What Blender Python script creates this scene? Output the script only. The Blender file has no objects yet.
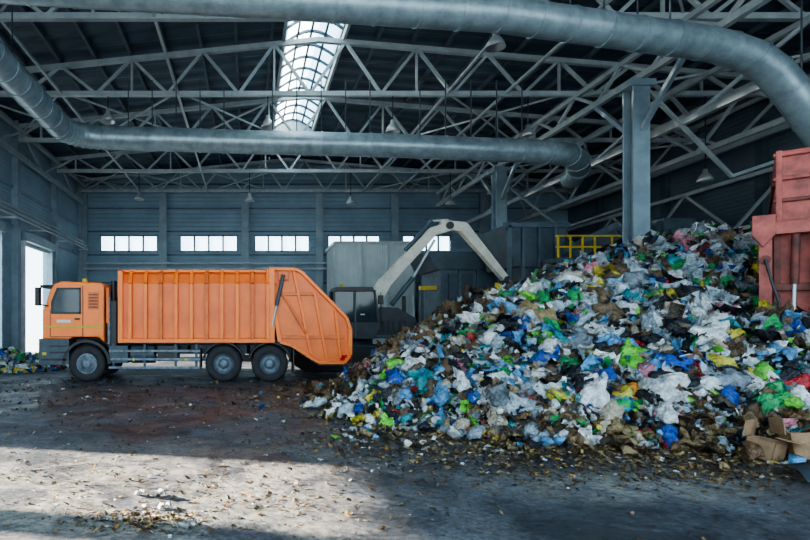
import bpy, bmesh, math, random
import numpy as np
from mathutils import Vector, Matrix, noise, Euler
random.seed(7); rng=np.random.default_rng(11)
SC=bpy.context.scene
COL=SC.collection
try: SC.view_settings.look='AgX - Medium High Contrast'
except Exception as e: print(e)

# ------------------------------------------------------------------ materials
def mat(name,c,rough=0.6,metal=0.0,c2=None,nscale=3.0,bump=0.0,bscale=20.0,wave=None,spec=0.5,lo=0.35,hi=0.65):
    m=bpy.data.materials.new(name); m.use_nodes=True
    nt=m.node_tree; N=nt.nodes; L=nt.links
    b=N['Principled BSDF']
    b.inputs['Roughness'].default_value=rough; b.inputs['Metallic'].default_value=metal
    b.inputs['Specular IOR Level'].default_value=spec
    if c2 is None: c2=tuple(x*0.75 for x in c)
    geo=N.new('ShaderNodeNewGeometry')
    nz=N.new('ShaderNodeTexNoise'); nz.inputs['Scale'].default_value=nscale; nz.inputs['Detail'].default_value=6
    nz.inputs['Roughness'].default_value=0.65
    L.new(geo.outputs['Position'],nz.inputs['Vector'])
    r=N.new('ShaderNodeValToRGB'); r.color_ramp.elements[0].position=lo; r.color_ramp.elements[1].position=hi
    r.color_ramp.elements[0].color=(*c2,1); r.color_ramp.elements[1].color=(*c,1)
    L.new(nz.outputs['Fac'],r.inputs['Fac']); L.new(r.outputs['Color'],b.inputs['Base Color'])
    last=None
    if bump>0:
        n2=N.new('ShaderNodeTexNoise'); n2.inputs['Scale'].default_value=bscale; n2.inputs['Detail'].default_value=5
        L.new(geo.outputs['Position'],n2.inputs['Vector'])
        bp=N.new('ShaderNodeBump'); bp.inputs['Strength'].default_value=bump; bp.inputs['Distance'].default_value=0.05
        L.new(n2.outputs['Fac'],bp.inputs['Height']); last=bp
    if wave:
        w=N.new('ShaderNodeTexWave'); w.bands_direction=wave[0]; w.inputs['Scale'].default_value=wave[1]
        L.new(geo.outputs['Position'],w.inputs['Vector'])
        bw=N.new('ShaderNodeBump'); bw.inputs['Strength'].default_value=wave[2]; bw.inputs['Distance'].default_value=0.03
        L.new(w.outputs['Fac'],bw.inputs['Height'])
        if last: L.new(last.outputs['Normal'],bw.inputs['Normal'])
        last=bw
    if last: L.new(last.outputs['Normal'],b.inputs['Normal'])
    return m

M_orange=mat('orange_paint',(0.97,0.23,0.03),0.42,0,(0.86,0.18,0.025),1.6,0.03,30)
M_orange_shade=mat('orange_panel_shaded',(0.90,0.20,0.03),0.45,0,(0.68,0.14,0.025),1.3,0.05,20)  # darker than the ribs: rib shading put into the panel colour
M_orange2=mat('orange_paint_worn',(0.78,0.17,0.03),0.5,0,(0.50,0.11,0.025),2.5,0.03,30)
M_black=mat('black_plastic',(0.015,0.017,0.02),0.5)
M_tyre=mat('tyre_rubber',(0.03,0.031,0.035),0.8,0,(0.018,0.018,0.02),6,0.1,30)
M_chassis=mat('chassis_grey_blue',(0.055,0.08,0.105),0.5,0.1,(0.03,0.045,0.06),5)
M_rim=mat('wheel_rim',(0.18,0.23,0.28),0.5,0.2,(0.07,0.085,0.1),8)
M_glassd=mat('dark_glass',(0.02,0.03,0.04),0.08,0,(0.03,0.05,0.06),2)
M_white=mat('white_paint',(0.7,0.72,0.73),0.5)
M_red_l=mat('red_lens',(0.5,0.02,0.02),0.2)
M_steel=mat('truss_steel',(0.40,0.46,0.49),0.5,0.0,(0.29,0.345,0.375),2)
M_steeld=mat('dark_steel',(0.06,0.09,0.115),0.55,0.1,(0.035,0.055,0.072),2)
M_col=mat('column_steel',(0.25,0.335,0.395),0.55,0.0,(0.18,0.25,0.30),1.5)
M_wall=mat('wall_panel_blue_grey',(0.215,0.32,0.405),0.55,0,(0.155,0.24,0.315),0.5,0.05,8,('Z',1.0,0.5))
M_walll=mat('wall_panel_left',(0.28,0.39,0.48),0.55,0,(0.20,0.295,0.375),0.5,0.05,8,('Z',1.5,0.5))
M_wallr_shade=mat('wall_panel_right_shaded',(0.085,0.125,0.165),0.6,0,(0.06,0.09,0.12),0.5,0.05,8,('Z',1.5,0.5))  # shade of the unlit right side put into the wall colour
M_roof=mat('roof_deck',(0.050,0.085,0.125),0.5,0.0,(0.034,0.06,0.09),0.6)
M_duct=mat('galvanised_duct',(0.33,0.43,0.48),0.38,0.4,(0.20,0.27,0.315),2.5,0.04,12)
M_boom=mat('boom_grey_paint',(0.60,0.58,0.50),0.5,0,(0.42,0.41,0.36),3)
M_red=mat('faded_red_paint',(0.44,0.105,0.085),0.6,0,(0.17,0.04,0.035),3.2,0.15,12)
M_redd=mat('rust_red_dark',(0.17,0.045,0.035),0.7,0,(0.06,0.022,0.018),5,0.2,14)
M_yel=mat('yellow_paint',(0.60,0.42,0.02),0.5)
M_mach=mat('machine_blue_grey',(0.09,0.135,0.175),0.55,0.0,(0.045,0.068,0.09),1.4)
M_light=mat('cabin_panel_grey',(0.44,0.52,0.55),0.6,0,(0.35,0.42,0.45),0.8,0,1,('X',2.0,0.3))
M_card=mat('cardboard',(0.32,0.20,0.115),0.85,0,(0.20,0.12,0.07),6)
M_earth=mat('waste_soil',(0.09,0.068,0.05),0.9,0,(0.025,0.022,0.02),5,0.8,9)
M_lampm=mat('lamp_aluminium',(0.45,0.50,0.53),0.35,0.4)

def glass_mat(name,lo,hi):
    m=bpy.data.materials.new(name); m.use_nodes=True
    nt=m.node_tree;N=nt.nodes;L=nt.links
    for n in list(N): 
        if n.type!='OUTPUT_MATERIAL': N.remove(n)
    o=[n for n in N if n.type=='OUTPUT_MATERIAL'][0]
    t=N.new('ShaderNodeBsdfTransparent'); t.inputs['Color'].default_value=(0.93,0.97,1,1)
    d=N.new('ShaderNodeBsdfTranslucent'); d.inputs['Color'].default_value=(0.8,0.88,0.9,1)
    nz=N.new('ShaderNodeTexNoise'); nz.inputs['Scale'].default_value=1.2
    mp=N.new('ShaderNodeMapRange'); mp.inputs['To Min'].default_value=lo; mp.inputs['To Max'].default_value=hi
    L.new(nz.outputs['Fac'],mp.inputs['Value'])
    x=N.new('ShaderNodeMixShader'); L.new(mp.outputs['Result'],x.inputs[0])
    L.new(t.outputs[0],x.inputs[1]); L.new(d.outputs[0],x.inputs[2]); L.new(x.outputs[0],o.inputs[0])
    return m
M_glaze=glass_mat('daylight_glazing',.05,.35)
M_poly=glass_mat('frosted_polycarbonate',.78,1.0)

def floor_mat():
    m=bpy.data.materials.new('dirty_concrete_floor'); m.use_nodes=True
    nt=m.node_tree;N=nt.nodes;L=nt.links;b=N['Principled BSDF']
    geo=N.new('ShaderNodeNewGeometry')
    def nz(s,d=8,r=0.65,dist=0):
        n=N.new('ShaderNodeTexNoise');n.inputs['Scale'].default_value=s;n.inputs['Detail'].default_value=d
        n.inputs['Roughness'].default_value=r;n.inputs['Distortion'].default_value=dist
        L.new(geo.outputs['Position'],n.inputs['Vector']);return n
    def ramp(src,p0,c0,p1,c1):
        r=N.new('ShaderNodeValToRGB');r.color_ramp.elements[0].position=p0;r.color_ramp.elements[1].position=p1
        r.color_ramp.elements[0].color=(*c0,1);r.color_ramp.elements[1].color=(*c1,1)
        L.new(src,r.inputs['Fac']);return r
    def math_(op,a,c):
        n=N.new('ShaderNodeMath');n.operation=op;n.use_clamp=True
        for i,v in enumerate((a,c)):
            if isinstance(v,(int,float)): n.inputs[i].default_value=v
            else: L.new(v,n.inputs[i])
        return n.outputs[0]
    base=ramp(nz(0.8,10,0.72,.6).outputs['Fac'],0.40,(0.040,0.048,0.060),0.62,(0.16,0.18,0.21))
    fine=ramp(nz(16,7,0.8).outputs['Fac'],0.38,(0.28,0.28,0.29),0.64,(1.4,1.4,1.4))
    mx=N.new('ShaderNodeMixRGB');mx.blend_type='MULTIPLY';mx.inputs[0].default_value=1
    L.new(base.outputs[0],mx.inputs[1]);L.new(fine.outputs[0],mx.inputs[2])
    sep=N.new('ShaderNodeSeparateXYZ');L.new(geo.outputs['Position'],sep.inputs[0])
    def mr(sock,a,c):
        n=N.new('ShaderNodeMapRange');n.inputs['From Min'].default_value=a;n.inputs['From Max'].default_value=c
        L.new(sock,n.inputs['Value']);return n.outputs[0]
    mm=math_('MULTIPLY',mr(sep.outputs['X'],2.4,-0.2),mr(sep.outputs['Y'],8.4,6.4))
    d2=ramp(nz(1.3,9,0.72,0.9).outputs['Fac'],0.43,(0.05,)*3,0.57,(1,)*3)
    m2=math_('MULTIPLY',mm,d2.outputs[0])
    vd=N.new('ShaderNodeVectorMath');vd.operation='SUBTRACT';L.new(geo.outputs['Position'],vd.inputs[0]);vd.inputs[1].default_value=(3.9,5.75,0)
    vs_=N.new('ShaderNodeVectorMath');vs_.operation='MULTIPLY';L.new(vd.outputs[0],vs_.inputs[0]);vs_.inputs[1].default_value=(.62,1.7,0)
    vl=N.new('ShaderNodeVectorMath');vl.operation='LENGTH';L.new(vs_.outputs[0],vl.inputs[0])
    pm=mr(vl.outputs['Value'],1.25,.45)  # elliptical mask: a bright floor highlight painted into the colour
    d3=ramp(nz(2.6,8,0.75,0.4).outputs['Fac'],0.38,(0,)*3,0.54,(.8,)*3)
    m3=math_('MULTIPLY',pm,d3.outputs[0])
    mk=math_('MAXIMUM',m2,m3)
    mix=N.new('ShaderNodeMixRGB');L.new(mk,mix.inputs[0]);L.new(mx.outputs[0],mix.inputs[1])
    dust_highlight=ramp(nz(8,8,0.8).outputs['Fac'],0.36,(0.11,0.11,0.105),0.64,(0.46,0.44,0.40))  # pale dust tone, also used for the painted highlight ellipse
    L.new(dust_highlight.outputs[0],mix.inputs[2])
    sp=ramp(nz(38,4,0.8).outputs['Fac'],0.55,(0,)*3,0.59,(1,)*3)
    cl=ramp(nz(0.75,6,0.75,.5).outputs['Fac'],0.45,(0,)*3,0.56,(1,)*3)
    mo=math_('MULTIPLY',sp.outputs[0],cl.outputs[0])
    mo=math_('MULTIPLY',mo,.85)
    mix2=N.new('ShaderNodeMixRGB');L.new(mo,mix2.inputs[0]);L.new(mix.outputs[0],mix2.inputs[1]);mix2.inputs[2].default_value=(.045,.036,.028,1)
    L.new(mix2.outputs[0],b.inputs['Base Color'])
    rr=N.new('ShaderNodeMapRange');rr.inputs['From Min'].default_value=0.35;rr.inputs['From Max'].default_value=0.65
    rr.inputs['To Min'].default_value=0.30;rr.inputs['To Max'].default_value=0.75
    L.new(nz(0.8,6,0.65).outputs['Fac'],rr.inputs['Value']);L.new(rr.outputs[0],b.inputs['Roughness'])
    bp=N.new('ShaderNodeBump');bp.inputs['Strength'].default_value=0.7;bp.inputs['Distance'].default_value=0.03
    L.new(nz(9,8,0.75).outputs['Fac'],bp.inputs['Height']);L.new(bp.outputs[0],b.inputs['Normal'])
    return m
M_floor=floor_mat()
M_out=mat('outdoor_concrete',(0.5,0.5,0.48),0.8,0,(0.4,0.4,0.39),1)

def trash_mat():
    m=bpy.data.materials.new('mixed_plastic_waste'); m.use_nodes=True
    nt=m.node_tree;N=nt.nodes;L=nt.links;b=N['Principled BSDF']
    a=N.new('ShaderNodeAttribute');a.attribute_name='Col'
    geo=N.new('ShaderNodeNewGeometry')
    n=N.new('ShaderNodeTexNoise');n.inputs['Scale'].default_value=11;n.inputs['Detail'].default_value=6;n.inputs['Roughness'].default_value=.75
    L.new(geo.outputs['Position'],n.inputs['Vector'])
    r=N.new('ShaderNodeValToRGB');r.color_ramp.elements[0].position=.40;r.color_ramp.elements[1].position=.58
    r.color_ramp.elements[0].color=(.34,.34,.34,1);r.color_ramp.elements[1].color=(1,1,1,1)
    L.new(n.outputs['Fac'],r.inputs['Fac'])
    x=N.new('ShaderNodeMixRGB');x.blend_type='MULTIPLY';x.inputs[0].default_value=.8
    L.new(a.outputs['Color'],x.inputs[1]);L.new(r.outputs['Color'],x.inputs[2]);L.new(x.outputs[0],b.inputs['Base Color'])
    b.inputs['Roughness'].default_value=.33
    n2=N.new('ShaderNodeTexNoise');n2.inputs['Scale'].default_value=24;n2.inputs['Detail'].default_value=4
    L.new(geo.outputs['Position'],n2.inputs['Vector'])
    bp=N.new('ShaderNodeBump');bp.inputs['Strength'].default_value=1;bp.inputs['Distance'].default_value=.045
    L.new(n2.outputs['Fac'],bp.inputs['Height']);L.new(bp.outputs[0],b.inputs['Normal'])
    return m
M_trash=trash_mat()

# ------------------------------------------------------------------ mesh builder
class MB:
    def __init__(s): s.v=[];s.f=[];s.m=[];s.sm=[];s.mats=[]
    def mi(s,m):
        if m not in s.mats: s.mats.append(m)
        return s.mats.index(m)
    def add(s,vs,fs,m,smooth=False):
        o=len(s.v); s.v+= [tuple(v) for v in vs]; k=s.mi(m)
        for f in fs: s.f.append(tuple(i+o for i in f)); s.m.append(k); s.sm.append(smooth)
    def box(s,x0,x1,y0,y1,z0,z1,m):
        vs=[(x0,y0,z0),(x1,y0,z0),(x1,y1,z0),(x0,y1,z0),(x0,y0,z1),(x1,y0,z1),(x1,y1,z1),(x0,y1,z1)]
        s.add(vs,[(0,3,2,1),(4,5,6,7),(0,1,5,4),(1,2,6,5),(2,3,7,6),(3,0,4,7)],m)
    def beam(s,p,q,w,h,m,up=(0,0,1)):
        p=Vector(p);q=Vector(q);d=(q-p).normalized();u=Vector(up)
        if abs(d.dot(u))>.98: u=Vector((0,1,0))
        a=d.cross(u).normalized()*w/2; b=a.cross(d).normalized()*h/2
        vs=[p-a-b,p+a-b,p+a+b,p-a+b,q-a-b,q+a-b,q+a+b,q-a+b]
        s.add(vs,[(0,3,2,1),(4,5,6,7),(0,1,5,4),(1,2,6,5),(2,3,7,6),(3,0,4,7)],m)
    def cyl(s,p,q,r,m,r2=None,n=14,caps=True):
        r2=r if r2 is None else r2
        p=Vector(p);q=Vector(q);d=(q-p).normalized();u=Vector((0,0,1)) if abs(d.z)<.9 else Vector((1,0,0))
        a=d.cross(u).normalized();b=d.cross(a)
        vs=[];
        for c,rr in ((p,r),(q,r2)):
            for i in range(n):
                t=2*math.pi*i/n; vs.append(c+(a*math.cos(t)+b*math.sin(t))*rr)
        s.add(vs,[(i,(i+1)%n,n+(i+1)%n,n+i) for i in range(n)],m,True)
        if caps: s.add(vs,[tuple(range(n))[::-1],tuple(range(n,2*n))],m)
    def prism(s,poly,y0,y1,m):     # poly in XZ
        n=len(poly); vs=[(x,y0,z) for x,z in poly]+[(x,y1,z) for x,z in poly]
        s.add(vs,[tuple(range(n)),tuple(range(2*n-1,n-1,-1))]+[(i,n+i,n+(i+1)%n,(i+1)%n) for i in range(n)],m)
    def lathe(s,c,axis,prof,m,n=28):   # prof list of (r,t)
        c=Vector(c);d=Vector(axis).normalized();u=Vector((0,0,1)) if abs(d.z)<.9 else Vector((1,0,0))
        a=d.cross(u).normalized();b=d.cross(a);vs=[]
        for r,t in prof:
            for i in range(n):
                th=2*math.pi*i/n; vs.append(c+d*t+(a*math.cos(th)+b*math.sin(th))*r)
        fs=[]
        for j in range(len(prof)-1):
            for i in range(n): fs.append((j*n+i,j*n+(i+1)%n,(j+1)*n+(i+1)%n,(j+1)*n+i))
        s.add(vs,fs,m,True)
    def sweep(s,path,rad,m,n=20):
        P=[Vector(p) for p in path];vs=[];up=Vector((0,0,1))
        for i,p in enumerate(P):
            d=(P[min(i+1,len(P)-1)]-P[max(i-1,0)]).normalized()
            if abs(d.dot(up))>.95: up=Vector((0,1,0))
            a=d.cross(up).normalized();b=a.cross(d).normalized()
            r=rad[i] if isinstance(rad,list) else rad
            for k in range(n):
                t=2*math.pi*k/n; vs.append(p+(a*math.cos(t)+b*math.sin(t))*r)
        fs=[]
        for j in range(len(P)-1):
            for i in range(n): fs.append((j*n+i,j*n+(i+1)%n,(j+1)*n+(i+1)%n,(j+1)*n+i))
        s.add(vs,fs,m,True)
        s.add(vs,[tuple(range(n)),tuple(range((len(P)-1)*n,len(P)*n))],m)
    def obj(s,name,parent=None,bevel=0,loc=None):
        me=bpy.data.meshes.new(name); me.from_pydata(s.v,[],s.f)
        for m in s.mats: me.materials.append(m)
        me.polygons.foreach_set('material_index',s.m); me.polygons.foreach_set('use_smooth',s.sm)
        bm=bmesh.new();bm.from_mesh(me);bmesh.ops.recalc_face_normals(bm,faces=bm.faces);bm.to_mesh(me);bm.free()
        me.update()
        o=bpy.data.objects.new(name,me); COL.objects.link(o)
        if parent: o.parent=parent
        if bevel:
            b=o.modifiers.new('bevel','BEVEL');b.width=bevel;b.segments=2;b.limit_method='ANGLE';b.angle_limit=math.radians(40)
        if loc: o.location=loc
        return o
def empty(name,loc=(0,0,0)):
    e=bpy.data.objects.new(name,None);COL.objects.link(e);e.location=loc;return e

# ------------------------------------------------------------------ room
XL,XR,YB,YF=-12.6,24.0,42.0,-6.0
EAVE,RX,RZ=12.6,3.0,14.2
def roofz(x): return RZ-(RX-x)*(RZ-EAVE)/(RX-XL) if x<RX else RZ-(x-RX)*0.085
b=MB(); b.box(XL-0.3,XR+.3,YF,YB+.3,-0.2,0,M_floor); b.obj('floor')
b=MB(); b.box(-80,XL-.3,-60,90,-.25,-0.02,M_out); b.box(XR+.3,90,-60,90,-.25,-.02,M_out)
b.box(XL-.3,XR+.3,-60,YF,-.25,-.02,M_out); b.box(XL-.3,XR+.3,YB+.3,90,-.25,-.02,M_out); b.obj('ground_outside')

def wall_open(b,plane,pos,th,a0,a1,z0,z1,ops,m):
    As=sorted({a0,a1,*[o[0] for o in ops],*[o[1] for o in ops]}); Zs=sorted({z0,z1,*[o[2] for o in ops],*[o[3] for o in ops]})
    for i in range(len(As)-1):
        for j in range(len(Zs)-1):
            ca=(As[i]+As[i+1])/2;cz=(Zs[j]+Zs[j+1])/2
            if any(o[0]<ca<o[1] and o[2]<cz<o[3] for o in ops): continue
            if plane=='Y': b.box(As[i],As[i+1],pos,pos+th,Zs[j],Zs[j+1],m)
            else: b.box(pos,pos+th,As[i],As[i+1],Zs[j],Zs[j+1],m)
WIN=[(-11.1,-6.8),(-5.1,-.8),(.5,4.6),(6,9.9),(11.6,15.2)]
WZ=(7.15,8.4)
b=MB(); wall_open(b,'Y',YB,.3,XL-.3,XR+.3,0,12.2,[(a,c,*WZ) for a,c in WIN],M_wall)
b.prism([(XL-.3,12.2),(XR+.3,12.2),(XR+.3,roofz(XR+.3)),(RX,RZ),(XL-.3,roofz(XL))],YB,YB+.3,M_wall)
for z in (2.4,4.8,6.9,8.65,10.4,12.2): b.box(XL,XR,YB-.05,YB-.001,z-.05,z+.05,M_mach)
b.obj('wall_back')
for i,(a,c) in enumerate(WIN):
    b=MB(); z0,z1=WZ
    b.box(a,c,YB+.12,YB+.15,z0,z1,M_glaze)
    for k in range(5):
        x=a+(c-a)*k/4; b.box(x-.06,x+.06,YB+.05,YB+.2,z0,z1,M_steeld)
    b.box(a,c,YB+.05,YB+.2,z0,z0+.08,M_steeld); b.box(a,c,YB+.05,YB+.2,z1-.08,z1,M_steeld)
    b.obj('window_%d'%(i+1))
LG=[(-4,2.2,0,5.4),(3.4,6.9,0,5.4),(7.35,9.7,0,5.4),(24,28,0,6.2),(31,35.2,0,6.2)]
b=MB(); wall_open(b,'X',XL-.3,.3,YF,YB,0,EAVE,LG,M_walll)
for y in (12,18,22.8,30,36,41.6): b.box(XL,XL+.35,y-.2,y+.2,0,EAVE-.05,M_col)
for z in (6.9,9.0,11.0): b.box(XL,XL+.12,YF,YB,z-.07,z+.07,M_col)
b.obj('wall_left')
for i,(a,c,z0,z1) in enumerate(LG):
    b=MB()
    b.box(XL+.01,XL+.3,a-.15,a,0,z1+.1,M_white if i==4 else M_col); b.box(XL+.01,XL+.3,c,c+.15,0,z1+.1,M_col)
    b.box(XL+.01,XL+.45,a-.15,c+.15,z1+.1,z1+.55,M_col)
    b.box(XL+.05,XL+.1,a,c,z1-.1,z1+.1,M_light)
    b.obj('door_%d'%(i+1))
b=MB(); b.box(XR,XR+.3,YF,YB,0,12.4,M_wallr_shade)
for y in range(-4,42,6): b.box(XR-.3,XR,y-.2,y+.2,0,12.2,M_steeld)
b.obj('wall_right')
b=MB()
for k in range(3): b.cyl((XL+.5+.14*k,-4,7.75-.28*k),(XL+.5+.14*k,41.3,7.75-.28*k),.06,M_steel,n=10)
for y in range(0,42,4): b.box(XL,XL+1,y-.04,y+.04,7.0,7.08,M_steel)
b.obj('wall_pipework')

# ceiling corrugated
SX0,SX1,SY0,SY1=1.6,4.05,16.5,35.6
b=MB()
def deck(x0,x1,y0,y1):
    n=int((y1-y0)/.25);vs=[];fs=[]
    for i in range(n+1):
        y=y0+(y1-y0)*i/n; dz=.07*(1 if (i//2)%2 else 0)
        vs+=[(x0,y,roofz(x0)+dz),(x1,y,roofz(x1)+dz),(x0,y,roofz(x0)+.25),(x1,y,roofz(x1)+.25)]
    for i in range(n):
        k=4*i; fs+=[(k,k+1,k+5,k+4),(k+2,k+6,k+7,k+3)]
    b.add(vs,fs,M_roof)
deck(XL-.3,SX0,YF,YB+.3);deck(SX1,XR+.3,YF,YB+.3)
for y0,y1 in ((YF,SY0),(SY1,YB+.3)): deck(SX0,RX,y0,y1);deck(RX,SX1,y0,y1)
b.obj('ceiling')
b=MB()
for x in [XL+.1+1.5*i for i in range(25)]:
    if x>XR or SX0-.1<x<SX1+.1: continue
    b.box(x-.06,x+.06,YF,YB,roofz(x)-.24,roofz(x)-.03,M_mach)
b.obj('roof_purlins')
# skylight vault
b=MB();n=8
def vault(t): return (SX0+(SX1-SX0)*t, roofz(SX0)+.15+.55*math.sin(math.pi*t))
pts=[vault(i/n) for i in range(n+1)]
vs=[];
for x,z in pts: vs+=[(x,SY0,z),(x,SY1,z)]
b.add(vs,[(2*i,2*i+1,2*i+3,2*i+2) for i in range(n)],M_poly)
y=SY0
while y<=SY1+.01:
    for i in range(n): b.beam((pts[i][0],y,pts[i][1]-.05),(pts[i+1][0],y,pts[i+1][1]-.05),.12,.10,M_steeld)
    y+=(SY1-SY0)/16
for i in (0,2,4,6,8): b.beam((pts[i][0],SY0,pts[i][1]-.05),(pts[i][0],SY1,pts[i][1]-.05),.09,.10,M_steeld)
b.box(SX0-.12,SX0,SY0,SY1,roofz(SX0)-.3,roofz(SX0)+.3,M_steel);b.box(SX1,SX1+.12,SY0,SY1,roofz(SX1)-.3,roofz(SX1)+.3,M_steel)
b.box(SX0,SX1,SY1,SY1+.1,roofz(SX0)-.3,roofz(SX0)+.7,M_steel)
b.obj('skylight_window')

# transverse trusses
BC=11.55
for y in (0,6,12,18,24,30,36,41.3):
    b=MB()
    b.beam((XL,y,BC),(XR,y,BC),.2,.2,M_steel)
    b.beam((XL,y,roofz(XL)-.34),(RX,y,RZ-.34),.2,.2,M_steel);b.beam((RX,y,RZ-.34),(XR,y,roofz(XR)-.34),.2,.2,M_steel)
    x=XL;k=0;st=1.525
    while x<XR-.1:
        x2=min(x+st,XR)
        if k%2==0: b.beam((x,y,BC),(x2,y,roofz(x2)-.32),.12,.12,M_steel)
        else: b.beam((x,y,roofz(x)-.32),(x2,y,BC),.12,.12,M_steel)
        if k%4==1: b.beam((x,y,BC),(x,y,roofz(x)-.32),.09,.09,M_steel)
        x=x2;k+=1
    b.obj('roof_truss')
def longtruss(X,z0,z1,m,st=2.0,y0=YF,y1=YB-.6,dx=0):
    b=MB()
    b.beam((X,y0,z0),(X,y1,z0),.2,.22,m);b.beam((X+dx,y0,z1),(X+dx,y1,z1),.18,.18,m)
    y=y0;k=0
    while y<y1-.1:
        y2=min(y+st,y1)
        if k%2: b.beam((X,y,z0),(X+dx,y2,z1),.11,.11,m)
        else: b.beam((X+dx,y,z1),(X,y2,z0),.11,.11,m)
        y=y2;k+=1
    b.obj('longitudinal_truss')
longtruss(14.0,10.5,11.4,M_steel,1.5)
longtruss(16.2,9.2,11.3,M_steel,3.0,y0=17.5,dx=1.5)
longtruss(20.0,9.3,11.2,M_steel,2.5,y0=17.5)
longtruss(23.4,6.2,8.6,M_steel,3.0)
longtruss(23.2,10.2,11.9,M_steel,3.0)
longtruss(-12.1,10.6,12.0,M_steel,3.0)
b=MB()
for X in (-8,-3,8.5,11):
    b.beam((X,YF,BC),(X,YB,BC),.1,.1,M_steel)
for y in (12,24,36):
    for X in (-12.4,-8,-3,8.5):
        x2={-12.4:-8,-8:-3,-3:1.9,8.5:14}[X]
        b.beam((X,y,BC+.1),(x2,y+6,BC+.1),.07,.07,M_steel);b.beam((x2,y,BC+.1),(X,y+6,BC+.1),.07,.07,M_steel)
for y in (6,18,30):
    b.beam((14,y,11.4),(23.8,y+6,11.4),.09,.09,M_steel);b.beam((23.8,y,11.4),(14,y+6,11.4),.09,.09,M_steel)
    if y>6: b.beam((14,y+2,10.3),(19,y+4,7.5),.12,.12,M_steel);b.beam((19,y+4,7.5),(23.5,y+5,9),.12,.12,M_steel)
b.obj('roof_bracing')
for (X,Y,w) in ((14.0,20.2,.30),(14.0,31.2,.30),(14.0,9.0,.30),(14.0,-3,.30)):
    b=MB()
    b.box(X-w,X+w,Y-.3,Y-.24,0,10.35,M_col);b.box(X-w,X+w,Y+.24,Y+.3,0,10.35,M_col);b.box(X-.03,X+.03,Y-.24,Y+.24,0,10.35,M_col)
    b.box(X-w-.15,X+w+.15,Y-.4,Y+.4,10.15,10.38,M_col)
    b.beam((X,Y+.3,8.6),(X,Y+2.3,10.38),.16,.16,M_col);b.beam((X,Y-.3,8.6),(X,Y-2.3,10.38),.16,.16,M_col)
    b.obj('steel_column',bevel=.01)
for X in (-12.2,-6.3,-.2,5.3,10.9,17.5):
    b=MB();b.box(X-.2,X+.2,YB-.45,YB-.06,0,BC-.12,M_col);b.box(X-.28,X+.28,YB-.5,YB-.45,0,BC-.12,M_col);b.obj('wall_column')
b=MB()
for z,x0,x1 in ((6.2,XL+.4,10),(5.8,XL+.4,10)): b.cyl((x0,YB-.65,z),(x1,YB-.65,z),.07,M_steel)
b.obj('back_wall_pipework')

# ducts
def arc(c,r,a0,a1,plane,n=9):
    out=[]
    for i in range(n):
        t=math.radians(a0+(a1-a0)*i/(n-1)); u,v=r*math.cos(t),r*math.sin(t)
        out.append(tuple(Vector(c)+(Vector((u,v,0)) if plane=='xy' else Vector((u,0,v)))))
    return out
def duct(name,path,r,seams):
    b=MB(); b.sweep(path,r,M_duct,24)
    P=[Vector(p) for p in path]
    for i in range(len(P)-1):
        L=(P[i+1]-P[i]).length;k=max(1,int(round(L/seams)))
        d=(P[i+1]-P[i]).normalized()
        for j in range(k):
            c=P[i]+(P[i+1]-P[i])*(j/k); b.cyl(c-d*.035,c+d*.035,r*1.05,M_duct,n=24,caps=True)
    for i in range(len(P)-1):
        if (P[i+1]-P[i]).length>3:
            for j in range(1,6):
                c=P[i]+(P[i+1]-P[i])*(j/6); b.cyl(c,(c.x,c.y,11.7),.025,M_steeld,n=6)
    b.obj(name)
p=[(-7.3,-4,9.35)]+arc((-5.9,21.6,9.35),1.4,180,90,'xy')
p=[(x,y,9.35) for x,y,z in p]+[(0,22.95,9.15),(6,22.95,9.0),(12.3,23,8.75)]
p+=[(13.3,23.2,8.7),(14.0,23.8,8.65),(14.5,24.6,8.55),(14.9,25.8,8.4)]
duct('ventilation_duct',p,.47,1.0)
p=[(-12,13.2,10.07),(0,14.4,10.05),(6.75,15,9.97),(12.9,15.9,9.66),(13.7,16.0,9.56),(14.5,16.05,9.32),(15.1,16.1,8.95),(15.6,16.1,8.4),(17.6,16.2,5.9),(20,16.3,3.2)]
duct('ventilation_duct',p,.45,1.1)

for (X,Y,Z) in ((7.95,18,10.75),(-6,24,10.55),(.85,24,10.3),(6.2,24,10.1),(12.0,24,9.9),(-7,36,9.9),(.1,36,9.8),(6.6,36,9.6),(13,36,9.6),(19.6,24,8.0),(-2,12,10.6)):
    b=MB(); b.lathe((X,Y,Z),(0,0,1),[(.0,.34),(.09,.33),(.10,.18),(.16,.12),(.26,-.02),(.32,-.2),(.30,-.2),(.24,-.02),(.0,.08)],M_lampm,20)
    b.cyl((X,Y,Z+.33),(X,Y,11.45),.02,M_black,n=6); b.obj('pendant_lamp')

# ------------------------------------------------------------------ garbage truck
TX,TY=-6.03,16.2
tr=empty('garbage_truck',(TX,TY,0))
W=2.5
b=MB() # cab
cabp=[(.08,1.25),(.72,1.25),(.80,1.22),(1.0,1.3),(1.7,1.3),(1.86,1.15),(1.86,2.78),(1.78,2.88),(.62,2.92),(.42,2.84),(.30,2.66),(.08,1.98)]
b.prism(cabp,0,W,M_orange)
b.obj('cab',tr,bevel=.035)
b=MB()
b.prism([(.36,2.02),(1.16,2.02),(1.16,2.68),(.52,2.72),(.36,2.3)],-.012,.02,M_glassd)
b.prism([(.335,1.98),(.40,2.02),(.40,2.3),(.55,2.68),(.51,2.74),(.34,2.32)],-.022,.01,M_black)
b.box(.34,1.20,-.022,.0,1.97,2.02,M_black);b.box(1.15,1.20,-.022,.0,1.97,2.72,M_black);b.box(.52,1.20,-.022,0,2.68,2.73,M_black)
b.box(1.24,1.265,-.006,0,1.32,2.78,M_black);b.box(.30,.32,-.006,0,1.32,2.1,M_black) ;b.box(.30,1.26,-.006,0,1.30,1.32,M_black)
b.box(1.02,1.17,-.03,0,1.80,1.85,M_black)
b.box(1.4,1.72,-.012,0,2.1,2.6,M_orange2)
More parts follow.
